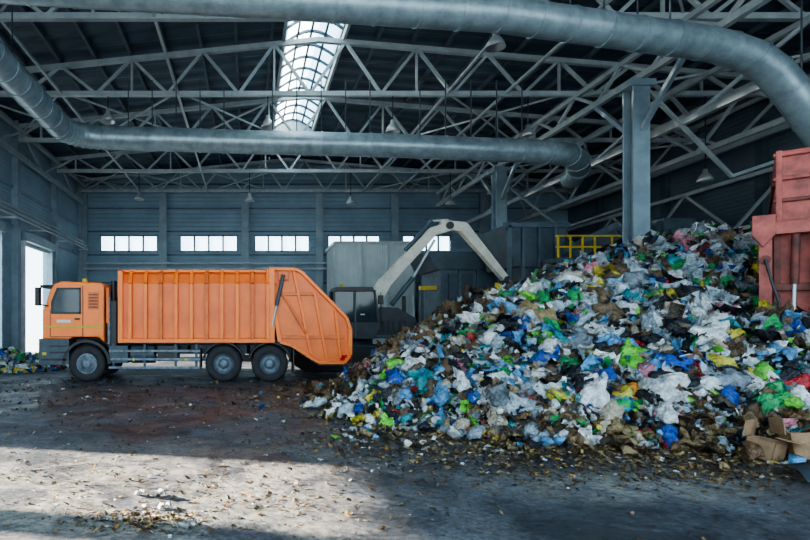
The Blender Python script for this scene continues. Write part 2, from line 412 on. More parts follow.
for k in range(5): b.box(1.43,1.69,-.016,0,2.15+.09*k,2.18+.09*k,M_black)
b.box(.1,1.84,-.008,0,1.57,1.62,M_yel);b.box(.5,.9,-.01,0,1.72,1.80,M_white)
b.add([(.06,.15,2.02),(.06,W-.15,2.02),(.27,W-.15,2.66),(.27,.15,2.66)],[(0,1,2,3)],M_glassd)
b.box(.02,.08,.3,W-.3,1.4,1.9,M_black)
b.box(-.02,.85,-.01,W+.01,.50,1.25,M_chassis)
b.box(.05,.8,-.03,.0,.62,.68,M_black);b.box(.3,.8,-.03,.0,.84,.88,M_black);b.box(.3,.8,-.03,.0,1.02,1.06,M_black)
b.box(-.05,.05,.15,.5,.7,.95,M_white);b.box(-.05,.05,W-.5,W-.15,.7,.95,M_white);b.box(.08,.2,-.02,0,.78,.86,M_yel)
b.box(-.02,.42,.1,W-.1,2.74,2.82,M_black)
b.cyl((1.2,.4,2.88),(1.2,.4,3.02),.08,M_yel)
b.obj('cab_trim',tr,bevel=.008)
b=MB() # mirrors
for yy in (-.22,W+.22):
    s=-1 if yy<0 else 1
    b.box(-.02,.1,yy-.1,yy+.1,2.2,2.72,M_black)
    b.cyl((.25,0 if s<0 else W,2.78),(.04,yy,2.7),.02,M_black,n=8);b.cyl((.25,0 if s<0 else W,2.2),(.04,yy,2.25),.02,M_black,n=8)
b.obj('mirrors',tr,bevel=.02)
def wheel(x,y,name,dual=False):
    b=MB();R=.53
    prof=[(.30,.02),(.33,-.01),(.44,-.02),(.50,.01),(R,.06),(R,.24),(.50,.29),(.44,.32),(.3,.3)]
    b.lathe((x,y,R),(0,1,0),prof,M_tyre,36)
    for k in range(28):
        t=2*math.pi*k/28; c=Vector((x+math.cos(t)*(R+.002),y+.15,R+math.sin(t)*(R+.002)))
        b.beam(c-Vector((0,.09,0)),c+Vector((0,.09,0)),.05,.014,M_tyre,up=(math.cos(t),0,math.sin(t)))
    if dual:
        b.lathe((x,y+.34,R),(0,1,0),prof,M_tyre,36)
        b.lathe((x,y,R),(0,1,0),[(.30,.03),(.28,.05),(.26,.14),(.20,.16),(.13,.16),(.13,.03),(.10,.0),(.0,.0)],M_rim,28)
    else:
        b.lathe((x,y,R),(0,1,0),[(.30,.02),(.28,.03),(.25,.01),(.22,-.01),(.14,-.01),(.12,-.05),(.08,-.07),(0,-.07)],M_rim,28)
    for k in range(10):
        t=2*math.pi*k/10; yb=y+(.15 if dual else -.01); b.cyl((x+.18*math.cos(t),yb-.04,R+.18*math.sin(t)),(x+.18*math.cos(t),yb,R+.18*math.sin(t)),.018,M_rim,n=6)
    b.lathe((x,y+.15,R),(0,1,0),[(.3,-.12),(.3,.12),(0,.12)],M_black,20)
    b.obj(name,tr)
WX=[1.36,5.32,6.66]
for i,x in enumerate(WX):
    wheel(x,.0,'wheel_%d'%(2*i+1),i>0)
    b=MB();R=.53
    b.lathe((x,W-.3,R),(0,1,0),[(0,.0),(.3,.0),(.44,-.02),(.50,.01),(R,.06),(R,.24),(.50,.29),(.44,.32),(.3,.3),(.14,.25),(0,.25)],M_tyre,30);b.obj('wheel_%d'%(2*i+2),tr)
b=MB() # axles + frame
for x in WX: b.cyl((x,.2,.53),(x,W-.2,.53),.09,M_black)
for yy in (.75,W-.75): b.box(.5,8.0,yy-.05,yy+.05,.78,1.06,M_chassis)
for x in (1.9,3.0,4.2,6.0,7.4): b.box(x,x+.1,.7,W-.7,.8,1.04,M_chassis)
b.box(5.0,7.0,.6,.75,.55,.75,M_black)
b.box(.9,2.0,.5,W-.5,.6,1.25,M_black)
b.obj('chassis',tr)
b=MB() # fenders
def fender(x,r,a0,a1,y0,y1,m,th=.035,n=12):
    pts=[];
    for i in range(n+1):
        t=math.radians(a0+(a1-a0)*i/n);pts.append((x+math.cos(t)*r,.53+math.sin(t)*r))
    for i in range(n,-1,-1):
        t=math.radians(a0+(a1-a0)*i/n);pts.append((x+math.cos(t)*(r-th),.53+math.sin(t)*(r-th)))
    for i in range(n):
        b.prism([pts[i],pts[i+1],pts[2*n-i],pts[2*n+1-i]],y0,y1,m)
fender(1.36,.70,0,180,-.03,.4,M_black,.08);fender(1.36,.70,0,180,W-.4,W+.02,M_black,.08)
for x in WX[1:]:
    fender(x,.63,15,165,-.02,.65,M_black);fender(x,.63,15,165,W-.65,W+.02,M_black)
b.box(4.62,4.66,0,.6,.4,.95,M_black);b.box(7.33,7.37,0,.6,.3,.95,M_black)
b.obj('fenders',tr)
b=MB() # side equipment
b.box(2.0,2.55,.02,.6,.55,1.05,M_chassis);b.cyl((2.62,.3,.8),(3.3,.3,.8),.27,M_chassis,n=20)
b.box(3.4,4.0,.04,.5,.6,1.05,M_black)
for z in (.42,.66,.9): b.box(2.0,4.65,-.03,.01,z-.035,z+.035,M_rim)
for x in (2.1,3.0,3.9,4.5): b.box(x,x+.07,.01,.05,.38,1.1,M_chassis)
b.box(2.7,2.75,-.034,-.02,.6,.7,M_yel);b.box(4.2,4.26,-.034,-.02,.6,.7,M_yel)
b.box(1.93,2.2,.1,.55,1.05,2.35,M_black);b.cyl((2.06,.35,2.3),(2.06,.35,2.95),.09,M_black);b.box(1.95,2.28,.9,W-.3,1.1,2.5,M_steeld)
b.cyl((1.99,.08,1.1),(1.99,.08,2.5),.05,M_rim,n=10);b.box(1.92,2.0,.02,.1,1.7,2.74,M_orange2)
b.obj('side_equipment',tr,bevel=.015)
b=MB() # hopper body
BX0,BX1,BZ0,BZ1=2.36,6.75,1.16,3.2
sec=[(.06,BZ0),(.0,BZ0+.12),(.0,BZ1-.35),(.10,BZ1-.08),(.25,BZ1),(W-.25,BZ1),(W-.1,BZ1-.08),(W,BZ1-.35),(W,BZ0+.12),(W-.06,BZ0)]
vs=[(BX0,y,z) for y,z in sec]+[(BX1,y,z) for y,z in sec];n=len(sec)
b.add(vs,[tuple(range(n)),tuple(range(2*n-1,n-1,-1))]+[(i,n+i,n+(i+1)%n,(i+1)%n) for i in range(n)],M_orange_shade)
b.obj('hopper_body',tr)
b=MB()
for k in range(10):
    x=BX0+.28+k*.44
    for s in (0,1):
        yf=lambda v:v if s==0 else W-v
        P=[(BZ0+.08,-.09),(BZ1-.36,-.09),(BZ1-.06,.03),(BZ1+.02,.2)]
        for i in range(3):
            b.beam((x,yf(P[i][1]+.03),P[i][0]),(x,yf(P[i+1][1]+.03),P[i+1][0]),.14,.10,M_orange2 if k%3==2 else M_orange,up=(1,0,0))
for s in (-.08,W):
    b.box(BX0-.04,BX1,s,s+.08,BZ0-.02,BZ0+.10,M_orange); 
b.box(BX0-.08,BX0+.06,-.09,W+.09,BZ0-.03,BZ1+.02,M_orange)
b.box(BX0,BX1,.1,.2,BZ1-.02,BZ1+.06,M_orange);b.box(BX0,BX1,W-.2,W-.1,BZ1-.02,BZ1+.06,M_orange)
b.box(BX1-.12,BX1+.05,-.10,W+.10,BZ0-.02,BZ1+.1,M_orange)
b.obj('body_ribs',tr,bevel=.012)
b=MB() # tailgate
tg=[(6.62,3.27),(7.42,3.26),(7.6,3.16),(8.88,1.86),(8.98,1.55),(8.98,.78),(8.82,.56),(8.1,.56),(7.82,.72),(7.3,1.06),(6.95,1.16)]
b.prism(tg,.04,W-.04,M_orange_shade);b.obj('tailgate',tr,bevel=.03)
b=MB()
def rim(poly,y0,y1,w,m,closed=True):
    for i in range(len(poly)-(0 if closed else 1)):
        p,q=poly[i],poly[(i+1)%len(poly)]; b.beam((p[0],(y0+y1)/2,p[1]),(q[0],(y0+y1)/2,q[1]),abs(y1-y0),w,m)
rim(tg,-.06,.06,.09,M_orange);rim(tg,W-.06,W+.06,.09,M_orange)
for (p,q) in (((6.98,1.3),(8.8,1.3)),((6.9,2.55),(8.0,2.55)),((6.82,2.9),(7.72,1.4)),((7.35,3.2),(7.85,.8)),((7.95,2.6),(8.3,.65)),((8.55,2.1),(8.7,.7))):
    b.beam((p[0],.01,p[1]),(q[0],.01,q[1]),.10,.07,M_orange2 if p[0]<7 else M_orange,up=(1,0,0))
for yy in (-.1,W+.1):
    b.cyl((7.05,yy,3.1),(6.85,yy,2.2),.055,M_steeld,n=12);b.cyl((6.85,yy,2.2),(6.72,yy,1.6),.03,M_lampm,n=10)
b.box(8.90,9.0,.1,W-.1,.85,1.7,M_black);b.box(8.7,9.05,.0,.3,.62,.78,M_red_l)
b.box(8.92,9.04,-.02,.1,1.0,1.5,M_red_l);b.box(6.9,7.2,-.06,.0,2.95,3.2,M_orange2)
b.box(8.1,9.1,.2,W-.2,.45,.56,M_steeld)
b.obj('tailgate_ribs',tr,bevel=.01)

# ------------------------------------------------------------------ material handler
M_dk=mat('handler_dark_paint',(0.03,0.04,0.05),0.5,0,(0.018,0.022,0.028),3)
mh=empty('material_handler_crane',(0,0,0))
b=MB()
for y0,y1 in ((19.6,20.2),(22.2,22.8)):
    b.prism([(1.6,.25),(2.0,.0),(5.4,.0),(5.8,.25),(5.8,.6),(5.4,.85),(2.0,.85),(1.6,.6)],y0,y1,M_black)
b.box(2.6,5.2,20.2,22.2,.4,.9,M_steeld);b.cyl((3.9,21.2,.9),(3.9,21.2,1.15),.8,M_steeld,n=24);b.obj('undercarriage',mh,bevel=.03)
b=MB()
b.prism([(2.2,1.15),(6.3,1.15),(6.3,1.9),(5.6,2.3),(2.2,2.4)],20.95,22.6,M_dk)
b.box(2.3,3.2,20.95,22.4,2.4,2.6,M_dk)
for k in range(6): b.box(4.8+.2*k,4.9+.2*k,20.92,20.96,1.4,1.8,M_black)
b.box(4.7,6.2,20.93,20.97,1.2,1.28,M_mach);b.cyl((5.9,21.2,2.1),(5.9,21.2,2.75),.07,M_black)
for x in (4.8,5.5,6.2): b.cyl((x,21.0,1.8),(x,21.0,2.75),.02,M_lampm,n=6)
b.cyl((4.8,21.0,2.75),(6.2,21.0,2.75),.02,M_lampm,n=6)
b.obj('engine_house',mh,bevel=.04)
b=MB()
b.prism([(3.0,1.15),(4.5,1.15),(4.72,1.6),(4.66,1.75),(3.05,1.75)],19.9,20.9,M_dk)
b.prism([(3.05,2.85),(4.5,2.85),(4.42,3.0),(3.1,3.0)],19.85,20.95,M_black)
for (x0,x1) in ((3.07,3.07),(3.8,3.8),(4.66,4.5)):
    for y in (19.93,20.87): b.beam((x0,y,1.7),(x1,y,2.9),.07,.07,M_dk,up=(0,1,0))
b.prism([(3.1,1.75),(4.64,1.75),(4.5,2.85),(3.1,2.85)],19.96,20.84,M_glassd)
b.box(3.8,3.84,19.88,19.96,1.2,2.85,M_mach);b.box(4.0,4.15,19.87,19.96,2.0,2.05,M_lampm)
b.cyl((4.7,19.8,1.7),(4.7,19.8,2.8),.02,M_black,n=6);b.box(4.62,4.78,19.74,19.9,2.4,2.7,M_black)
b.cyl((3.4,20.2,3.0),(3.4,20.2,3.12),.07,M_yel)
b.obj('operator_cab',mh,bevel=.02)
b=MB()
def taper(p,q,y,w,h0,h1,m):
    p=Vector((p[0],0,p[1]));q=Vector((q[0],0,q[1]));d=(q-p).normalized();nn=Vector((-d.z,0,d.x))
    poly=[p-nn*h0/2,q-nn*h1/2,q+nn*h1/2,p+nn*h0/2]
    b.prism([(v.x,v.z) for v in poly],y-w/2,y+w/2,m)
yb=21.0
taper((4.6,2.3),(5.15,3.3),yb,.4,.50,.46,M_boom);taper((5.05,3.15),(6.9,5.15),yb,.38,.44,.34,M_boom);taper((6.8,5.1),(7.6,5.35),yb,.36,.34,.34,M_boom)
taper((7.2,5.40),(8.1,5.3),yb,.34,.32,.38,M_boom);taper((8.0,5.36),(9.7,3.3),yb,.32,.40,.22,M_boom)
b.cyl((5.3,yb-.3,2.4),(6.1,yb-.3,3.4),.09,M_steeld);b.cyl((6.1,yb-.3,3.4),(6.9,yb-.3,4.8),.05,M_lampm)
b.cyl((5.9,yb,4.45),(6.9,yb,5.55),.08,M_steeld);b.cyl((6.9,yb,5.55),(7.5,yb,5.6),.045,M_lampm)
b.cyl((7.5,yb-.25,5.35),(7.5,yb+.25,5.35),.14,M_black);b.cyl((9.65,yb-.2,3.35),(9.65,yb+.2,3.35),.12,M_black)
b.obj('boom',mh,bevel=.02)
b=MB()
b.cyl((9.65,yb,3.3),(9.7,yb,2.8),.12,M_black)
for k in range(5):
    t=2*math.pi*k/5;c,s=math.cos(t),math.sin(t)
    b.beam((9.7,yb,2.8),(9.7+.55*c,yb+.55*s,2.4),.15,.12,M_steeld);b.beam((9.7+.55*c,yb+.55*s,2.4),(9.7+.3*c,yb+.3*s,1.7),.14,.08,M_steeld)
b.obj('grapple',mh)

# ------------------------------------------------------------------ plant at the back
b=MB();b.box(5.7,10.9,36.5,40.5,0,6.9,M_light);b.box(5.6,11.0,36.4,40.6,6.9,7.1,M_steel)
for x in (5.7,7.4,9.1,10.8): b.box(x-.05,x+.05,36.42,36.5,0,6.9,M_steel)
b.box(6.0,7.0,36.4,36.5,0,2.1,M_mach);b.obj('control_cabin_building')
b=MB()
b.box(9.6,12.4,28,31,0,4.4,M_mach);b.box(10.0,11.2,27.9,28.1,.2,4.2,M_steeld)
b.prism([(9.4,4.4),(12.5,4.4),(13.1,5.3),(8.9,5.3)],27.8,31.2,M_steeld)
for x in (9.6,10.5,11.4,12.3): b.box(x,x+.12,27.85,28,0,5.2,M_mach)
b.box(8.6,9.4,27.9,28.2,3.4,3.6,M_yel);b.box(8.6,8.75,27.9,28.2,0,3.4,M_steeld);b.obj('waste_sorting_hopper')
b=MB()
b.box(12.0,13.5,24.6,27.0,0,4.2,M_steeld);b.prism([(11.6,4.2),(13.6,4.2),(13.9,6.0),(11.2,6.0)],24.4,27.2,M_steeld)
b.box(11.1,14.0,24.3,24.4,5.9,6.1,M_mach);b.box(11.3,11.45,24.3,24.45,0,6.0,M_mach)
for x in (11.9,12.6,13.3):b.box(x,x+.1,24.28,24.4,3.0,6.0,M_mach)
b.obj('waste_shredder_hopper')
b=MB() # sloped conveyor
b.beam((11.5,35.5,1.5),(19.0,28.5,6.2),1.4,.5,M_steeld);
for s in (-.75,.75): b.beam((11.5+s*.68,35.5+s*.73,2.0),(19+s*.68,28.5+s*.73,6.7),.06,.3,M_mach)
for t in (.1,.4,.7,.95): b.box(11.5+7.5*t-.08,11.5+7.5*t+.08,35.5-7*t-.08,35.5-7*t+.08,0,1.5+4.7*t,M_steeld)
b.obj('inclined_conveyor')
b=MB()
b.box(20.2,22.9,24,38,0,5.2,M_steeld)
for y in range(24,39,2): b.box(20.1,20.2,y-.08,y+.08,0,5.2,M_mach)
b.box(20.1,22.9,23.9,24.0,2.5,2.7,M_mach);b.box(20.8,22.4,28,33,5.2,7.0,M_mach);b.obj('sorting_line_enclosure')
b=MB()
b.box(12.6,16.6,22.9,24.0,4.2,4.4,M_steeld)
for x in (12.7,13.2,13.7,14.2,14.9,15.7,16.5): b.box(x-.03,x+.03,22.9,22.96,4.4,5.3,M_yel)
for z in (4.85,5.3): b.box(12.6,16.6,22.9,22.96,z-.03,z+.03,M_yel)
for x in (12.8,16.4): b.box(x-.08,x+.08,22.95,23.11,0,4.3,M_steeld); b.box(x-.08,x+.08,23.7,23.86,0,4.3,M_steeld)
b.obj('maintenance_platform')

# ------------------------------------------------------------------ waste pile
toe=np.array([(2.7,15.6),(2.1,14.0),(1.9,12.0),(1.9,9.7),(3.0,9.3),(3.6,8.2),(4.3,7.7),(6.0,7.2),(8.0,6.6),(12.0,6.0),(16.5,6.0),(17.5,9.0),(17.5,21.6),(12,22.3),(9.5,20.8),(6.2,18.6)],float)
def sdist(X,Y):
    n=len(toe);D=np.full(X.shape,1e9);ins=np.zeros(X.shape,bool)
    for i in range(n):
        a=toe[i];c=toe[(i+1)%n];ab=c-a;t=np.clip(((X-a[0])*ab[0]+(Y-a[1])*ab[1])/(ab@ab),0,1)
        D=np.minimum(D,np.hypot(X-a[0]-t*ab[0],Y-a[1]-t*ab[1]))
        cr=((a[1]>Y)!=(c[1]>Y)); 
        with np.errstate(divide='ignore',invalid='ignore'):
            xi=(c[0]-a[0])*(Y-a[1])/(c[1]-a[1]+1e-12)+a[0]
        ins^=cr&(X<xi)
    return np.where(ins,D,-D)
def wob(X,Y): return (np.sin(X*1.7+Y*.9)+np.sin(X*.8-Y*2.1+1)+.6*np.sin(X*3.3+Y*2.9+2)+.5*np.sin(X*4.1-Y*3.7))*.5
def H(X,Y):
    d=sdist(X,Y); 
    cap=np.interp(X,[2,5,7,9,11,14,18],[1.5,2.4,3.0,3.4,3.8,3.9,3.5])
    low=1/(1+np.exp(-(X-8.6)*3))*1/(1+np.exp((Y-X*1.0+.1)*2.2))
    cap=cap*(1-low)+1.2*low
    s=.64*np.maximum(d,0)+.12*np.clip(d*4,0,1)
    k=.5; h=-k*np.log(np.exp(-s/k)+np.exp(-cap/k)); h=np.maximum(h,0)
    return np.where(d>0,h+wob(X,Y)*.16*np.clip(d,0,1),-.05)
gx=np.linspace(1,18,150);gy=np.linspace(5.5,23.5,160)
GX,GY=np.meshgrid(gx,gy);GZ=H(GX,GY)-.04+rng.normal(0,.03,GX.shape)
GZ=np.where(sdist(GX,GY)>0,GZ,-.06)
nx=len(gx);vs=np.stack([GX.ravel(),GY.ravel(),GZ.ravel()],1)
fs=[(j*nx+i,j*nx+i+1,(j+1)*nx+i+1,(j+1)*nx+i) for j in range(len(gy)-1) for i in range(nx-1) if max(GZ[j,i],GZ[j+1,i],GZ[j,i+1],GZ[j+1,i+1])>-.05]
pile=empty('waste_pile',(0,0,0))
b=MB();b.add(vs.tolist(),fs,M_earth,True);b.obj('waste_pile_core',pile)

def ico(sub):
    bm=bmesh.new();bmesh.ops.create_icosphere(bm,subdivisions=sub,radius=1)
    V=np.array([v.co[:] for v in bm.verts]);F=np.array([[v.index for v in f.verts] for f in bm.faces]);bm.free();return V,F
def crumple(sub,seed,knot=False,amp=.55,sc=(1,.8,.55)):
    V,F=ico(sub);o=Vector((seed*7.3,seed*3.1,seed*1.7));out=[]
    for v in V:
        p=Vector(v);r=1+amp*noise.noise(p*1.3+o)+amp*1.1*(abs(noise.noise(p*2.7+o))-.25)+amp*.5*noise.noise(p*6+o)
        q=p*r
        if knot and p.z>.75:
            q=Vector((q.x*.35,q.y*.35,q.z+ .5*(p.z-.6)*2))
        out.append((q.x*sc[0],q.y*sc[1],q.z*sc[2]))
    return np.array(out),F
def sheet(seed,n=6):
    V=[];o=Vector((seed*3.3,seed,0))
    for j in range(n):
        for i in range(n):
            x=(i/(n-1)-.5)*2;y=(j/(n-1)-.5)*1.5
            z=.6*noise.noise(Vector((x*1.4,y*1.4,0))+o)+.45*noise.noise(Vector((x*4,y*4,5))+o)
            x+=.4*noise.noise(Vector((x*2,y*2,9))+o);y+=.4*noise.noise(Vector((x*2,y*2,19))+o)
            V.append((x,y,z))
    F=[]
    for j in range(n-1):
        for i in range(n-1):
            a=j*n+i;F+=[(a,a+1,a+n+1),(a,a+n+1,a+n)]
    return np.array(V),np.array(F)
def bottle(n=8):
    V=[];F=[];prof=[(0,-1),(.32,-.98),(.34,-.5),(.29,-.2),(.34,.1),(.33,.5),(.12,.85),(.12,1),(0,1)]
    for r,t in prof:
        for i in range(n):
            a=2*math.pi*i/n;V.append((r*math.cos(a),r*math.sin(a),t))
    for j in range(len(prof)-1):
        for i in range(n):
            a,c,d,e=j*n+i,j*n+(i+1)%n,(j+1)*n+(i+1)%n,(j+1)*n+i;F+=[(a,c,d),(a,d,e)]
    return np.array(V),np.array(F)
def cbox():
    V=[(-1,-.7,-.5),(1,-.7,-.5),(1,.7,-.5),(-1,.7,-.5),(-1,-.7,.5),(1,-.75,.45),(1,.7,.5),(-1,.65,.5),(-1.1,-1.3,.65),(1,-1.3,.8),(1.1,1.3,.5),(-1,1.2,.75)]
    Q=[(0,1,2,3),(0,1,5,4),(1,2,6,5),(2,3,7,6),(3,0,4,7),(4,5,9,8),(6,7,11,10)]
    return np.array(V,float),np.array([t for q in Q for t in ((q[0],q[1],q[2]),(q[0],q[2],q[3]))])
T_bag=[crumple(3 if i<5 else 2,i+1,i%2==0) for i in range(12)]
T_sm=[crumple(1,30+i,False,.6,(1,.7,.6)) for i in range(8)]+[crumple(2,60+i,False,.7,(1,.6,.5)) for i in range(3)]
T_sh=[sheet(i+1,7) for i in range(9)]
T_bo=[bottle()];T_bx=[cbox()]
T_lf=[sheet(50+i,3) for i in range(4)]
PAL=[((.80,.83,.85),25),((.47,.57,.64),13),((.26,.31,.36),13),((.015,.019,.026),21),((.02,.10,.46),5.5),((.15,.38,.66),8),((.04,.36,.12),4.5),((.20,.66,.08),4.5),
     ((.76,.64,.09),2.6),((.46,.03,.04),1.6),((.66,.26,.33),2.0),((.15,.10,.06),8),((.03,.33,.38),3),((.50,.43,.33),6),((.70,.28,.05),.8)]
PC=np.array([p[0] for p in PAL]);PW=np.array([p[1] for p in PAL],float);PW/=PW.sum()
BR=np.array([(.18,.105,.05),(.11,.07,.04),(.25,.17,.09),(.06,.045,.03),(.34,.25,.13)])
def eul(n,tilt):
    az=rng.uniform(0,2*np.pi,n);tx=rng.normal(0,tilt,n);ty=rng.normal(0,tilt,n)
    c,s=np.cos,np.sin
    Z=np.zeros((n,3,3));Z[:,0,0]=c(az);Z[:,0,1]=-s(az);Z[:,1,0]=s(az);Z[:,1,1]=c(az);Z[:,2,2]=1
    X=np.zeros((n,3,3));X[:,0,0]=1;X[:,1,1]=c(tx);X[:,1,2]=-s(tx);X[:,2,1]=s(tx);X[:,2,2]=c(tx)
    Y=np.zeros((n,3,3));Y[:,1,1]=1;Y[:,0,0]=c(ty);Y[:,0,2]=s(ty);Y[:,2,0]=-s(ty);Y[:,2,2]=c(ty)
    return X@Y@Z
class Scatter:
    def __init__(s): s.V=[];s.F=[];s.C=[];s.o=0
    def put(s,temps,P,S,C,tilt=.6,lift=0):
        n=len(P);ti=rng.integers(0,len(temps),n);R=eul(n,tilt);an=rng.uniform(.7,1.35,(n,3))
        for t,(V,F) in enumerate(temps):
            k=np.where(ti==t)[0]
            if len(k)==0: continue
            vv=V[None]*an[k][:,None,:]*S[k][:,None,None]
            vv=np.einsum('nij,nvj->nvi',R[k],vv)
            if lift: vv[:,:,2]-=vv[:,:,2].min(1)[:,None]
            vv=vv+P[k][:,None,:]
            s.V.append(vv.reshape(-1,3));off=s.o+np.arange(len(k))*len(V)
            s.F.append((F[None]+off[:,None,None]).reshape(-1,3));s.o+=len(k)*len(V)
            s.C.append(np.repeat(C[k],len(V),0))
    def obj(s,name,parent=None):
        V=np.concatenate(s.V);F=np.concatenate(s.F);C=np.concatenate(s.C)
        me=bpy.data.meshes.new(name);me.vertices.add(len(V));me.vertices.foreach_set('co',V.astype(np.float32).ravel())
        me.loops.add(F.size);me.loops.foreach_set('vertex_index',F.astype(np.int32).ravel())
        me.polygons.add(len(F));me.polygons.foreach_set('loop_start',(np.arange(len(F))*3).astype(np.int32))
        me.update(calc_edges=True);me.validate()
        a=me.color_attributes.new('Col','FLOAT_COLOR','POINT')
        a.data.foreach_set('color',np.concatenate([C,np.ones((len(C),1))],1).astype(np.float32).ravel())
        me.materials.append(M_trash);o=bpy.data.objects.new(name,me);COL.objects.link(o)
        if parent:o.parent=parent
        print(name,len(F),'tris');return o
def in_blocked(X,Y):
    dx=X-8.28;dy=Y-9.08;a=math.radians(-42);u=dx*math.cos(a)+dy*math.sin(a);w=-dx*math.sin(a)+dy*math.cos(a)
    return (u>.1)&(u<3.9)&(w>.25)&(w<3.1)
def sample(n):
    out=[];tot=0
    while tot<n:
        X=rng.uniform(1.4,17.5,n);Y=rng.uniform(6,21,n);d=sdist(X,Y);r=X/Y
        w=np.where((r>1.06)|(Y>18.5),.12,1.0)*np.where(Y<12,1.0,.75)
        k=(d>.0)&(rng.random(n)<w)&~in_blocked(X,Y);out.append(np.stack([X[k],Y[k]],1));tot+=k.sum()
    return np.concatenate(out)[:n]
def colours(P,brown=0.0):
    n=len(P);C=PC[rng.choice(len(PC),n,p=PW)].copy()
    br=1/(1+np.exp(-(P[:,1]-12.0)*1.6))*1/(1+np.exp((P[:,0]-.39*P[:,1]-.3)*2.2))
    d=sdist(P[:,0],P[:,1])
    br=br*.85+.35*np.clip(1-d/.4,0,1)*(P[:,0]>3)+.4*np.clip(1-d/.9,0,1)*(P[:,0]>5.6)
    br=np.clip(br+brown,0,.95); k=rng.random(n)<br
    C[k]=BR[rng.integers(0,len(BR),k.sum())]
    return C*rng.uniform(.75,1.1,(n,1))
sc=Scatter()
for temps,n,s0,s1,tilt,brn,dz in ((T_bag,3700,.11,.28,.7,.03,.05),(T_sm,9000,.04,.12,1.2,.14,.07),(T_sh,6200,.09,.25,.9,.03,.12),(T_bo,420,.10,.17,1.6,0,.1),(T_bx,110,.12,.22,.8,1,.1),(T_lf,14000,.03,.07,1.0,.4,.10)):
    P=sample(n);Z=H(P[:,0],P[:,1])+rng.uniform(-.03,dz*1.6,n)
    S=s0+(s1-s0)*rng.random(n)**1.6
    dd=np.clip(sdist(P[:,0],P[:,1]),0,1); S=S*(.6+.4*dd)
    sc.put(temps,np.column_stack([P,Z]),S,colours(P,brn),tilt)
# recognisable full bags lying on the near slope
P=sample(420);P=P[(P[:,1]<12)&(P[:,0]<9.5)];n=len(P);d=sdist(P[:,0],P[:,1]);P=P[d>.3];n=len(P)
sc.put(T_bag[:5],np.column_stack([P,H(P[:,0],P[:,1])+.10]),rng.uniform(.20,.30,n),colours(P),.5)
sc.obj('waste_bags_and_packaging',pile)

# litter on the floor
lt=Scatter()
def toe_pts(n,spread,s0=0,s1=9):
    out=[]
    segs=[(toe[i],toe[i+1]) for i in range(s0,s1)]
    for _ in range(n):
        a,c=segs[rng.integers(0,len(segs))];t=rng.random();p=a+(c-a)*t;e=rng.exponential(spread)
        nrm=np.array([-(c-a)[1],(c-a)[0]]);nrm/=np.linalg.norm(nrm); 
        q=p+nrm*e*-1
        if sdist(np.array([q[0]]),np.array([q[1]]))[0]>0: q=p+nrm*e
        out.append(q)
    return np.array(out)
P=toe_pts(7000,.32);P3=np.column_stack([P,np.full(len(P),.005)])
C=BR[rng.integers(0,5,len(P))]*1.1;C[::11]=(.5,.36,.1);C[::23]=(.7,.72,.74)
lt.put(T_lf,P3,rng.uniform(.012,.036,len(P)),C,.3,1)
P=toe_pts(240,.22);P3=np.column_stack([P,np.full(len(P),.0)]);lt.put(T_bag[5:]+T_sh+T_sm,P3,rng.uniform(.05,.15,len(P)),colours(P),.4,1)
P=toe_pts(170,.55,0,5);P3=np.column_stack([P,np.full(len(P),.0)]);lt.put(T_sh+T_sm,P3,rng.uniform(.03,.10,len(P)),colours(P,.2),.3,1)
P=np.column_stack([rng.uniform(-9,8,5500),rng.uniform(3.5,17,5500)])
cl=np.array([noise.noise(Vector((x*.45,y*.45,3.3))) for x,y in P]);P=P[(sdist(P[:,0],P[:,1])<0)&((cl>.0)|(rng.random(len(P))<.25))]
C=BR[rng.integers(0,5,len(P))]*.8;C[::12]=(.65,.68,.7)
lt.put(T_lf,np.column_stack([P,np.full(len(P),.003)]),rng.uniform(.005,.02,len(P))*(.5+P[:,1]/10),C,.3,1)
for (cx,cy,sx,sy,n) in ((-.95,4.72,.28,.16,420),(.1,5.3,.8,.5,300),(-1.5,6.0,1,.6,250),(5.5,6.3,2.2,.4,2200),(3.0,7.4,1.3,.45,1200),(4.5,6.9,1.5,.35,900),(-5,13,3,1.2,200),(0.4,11,1.3,1.6,450),(2.2,8.4,.9,.5,500)):
    P=np.column_stack([rng.normal(cx,sx,n),rng.normal(cy,sy,n)]);P=P[sdist(P[:,0],P[:,1])<0];n=len(P);C=BR[rng.integers(0,5,n)]*1.0;C[::17]=(.70,.70,.68);C[::19]=(.55,.30,.07)
    lt.put(T_lf,np.column_stack([P,np.full(n,.004)]),rng.uniform(.007,.024,n)*(.6+P[:,1]/12),C,.25,1)
P=np.array([(-1.05,5.4),(-.75,5.0),(-4.9,10.2),(-4.6,10.3),(-3.1,12.2),(-.5,4.55),(.95,7.7),(3.2,7.2),(3.45,7.15),(1.6,8.6),(-1.2,4.7),(.6,9.5),(-.85,5.35),(-3.6,12.6),(.2,12)])
lt.put(T_sh,np.column_stack([P,np.full(len(P),.002)]),rng.uniform(.05,.11,len(P)),np.tile([(.60,.64,.66)],(len(P),1)),.15,1)
lt.obj('floor_litter')
hp=Scatter();n=700
a=rng.uniform(0,2*np.pi,n);r=np.sqrt(rng.random(n))
X=-9.3+2.4*r*np.cos(a);Y=20.6+1.7*r*np.sin(a);Z=.85*(1-r**1.6)
P=np.column_stack([X,Y]);C=PC[rng.choice(len(PC),n,p=PW)]*.9
hp.put(T_bag[5:]+T_sm+T_sh,np.column_stack([P,Z*rng.uniform(.1,1,n)]),rng.uniform(.08,.25,n),C,.8)
hp.obj('small_waste_heap')

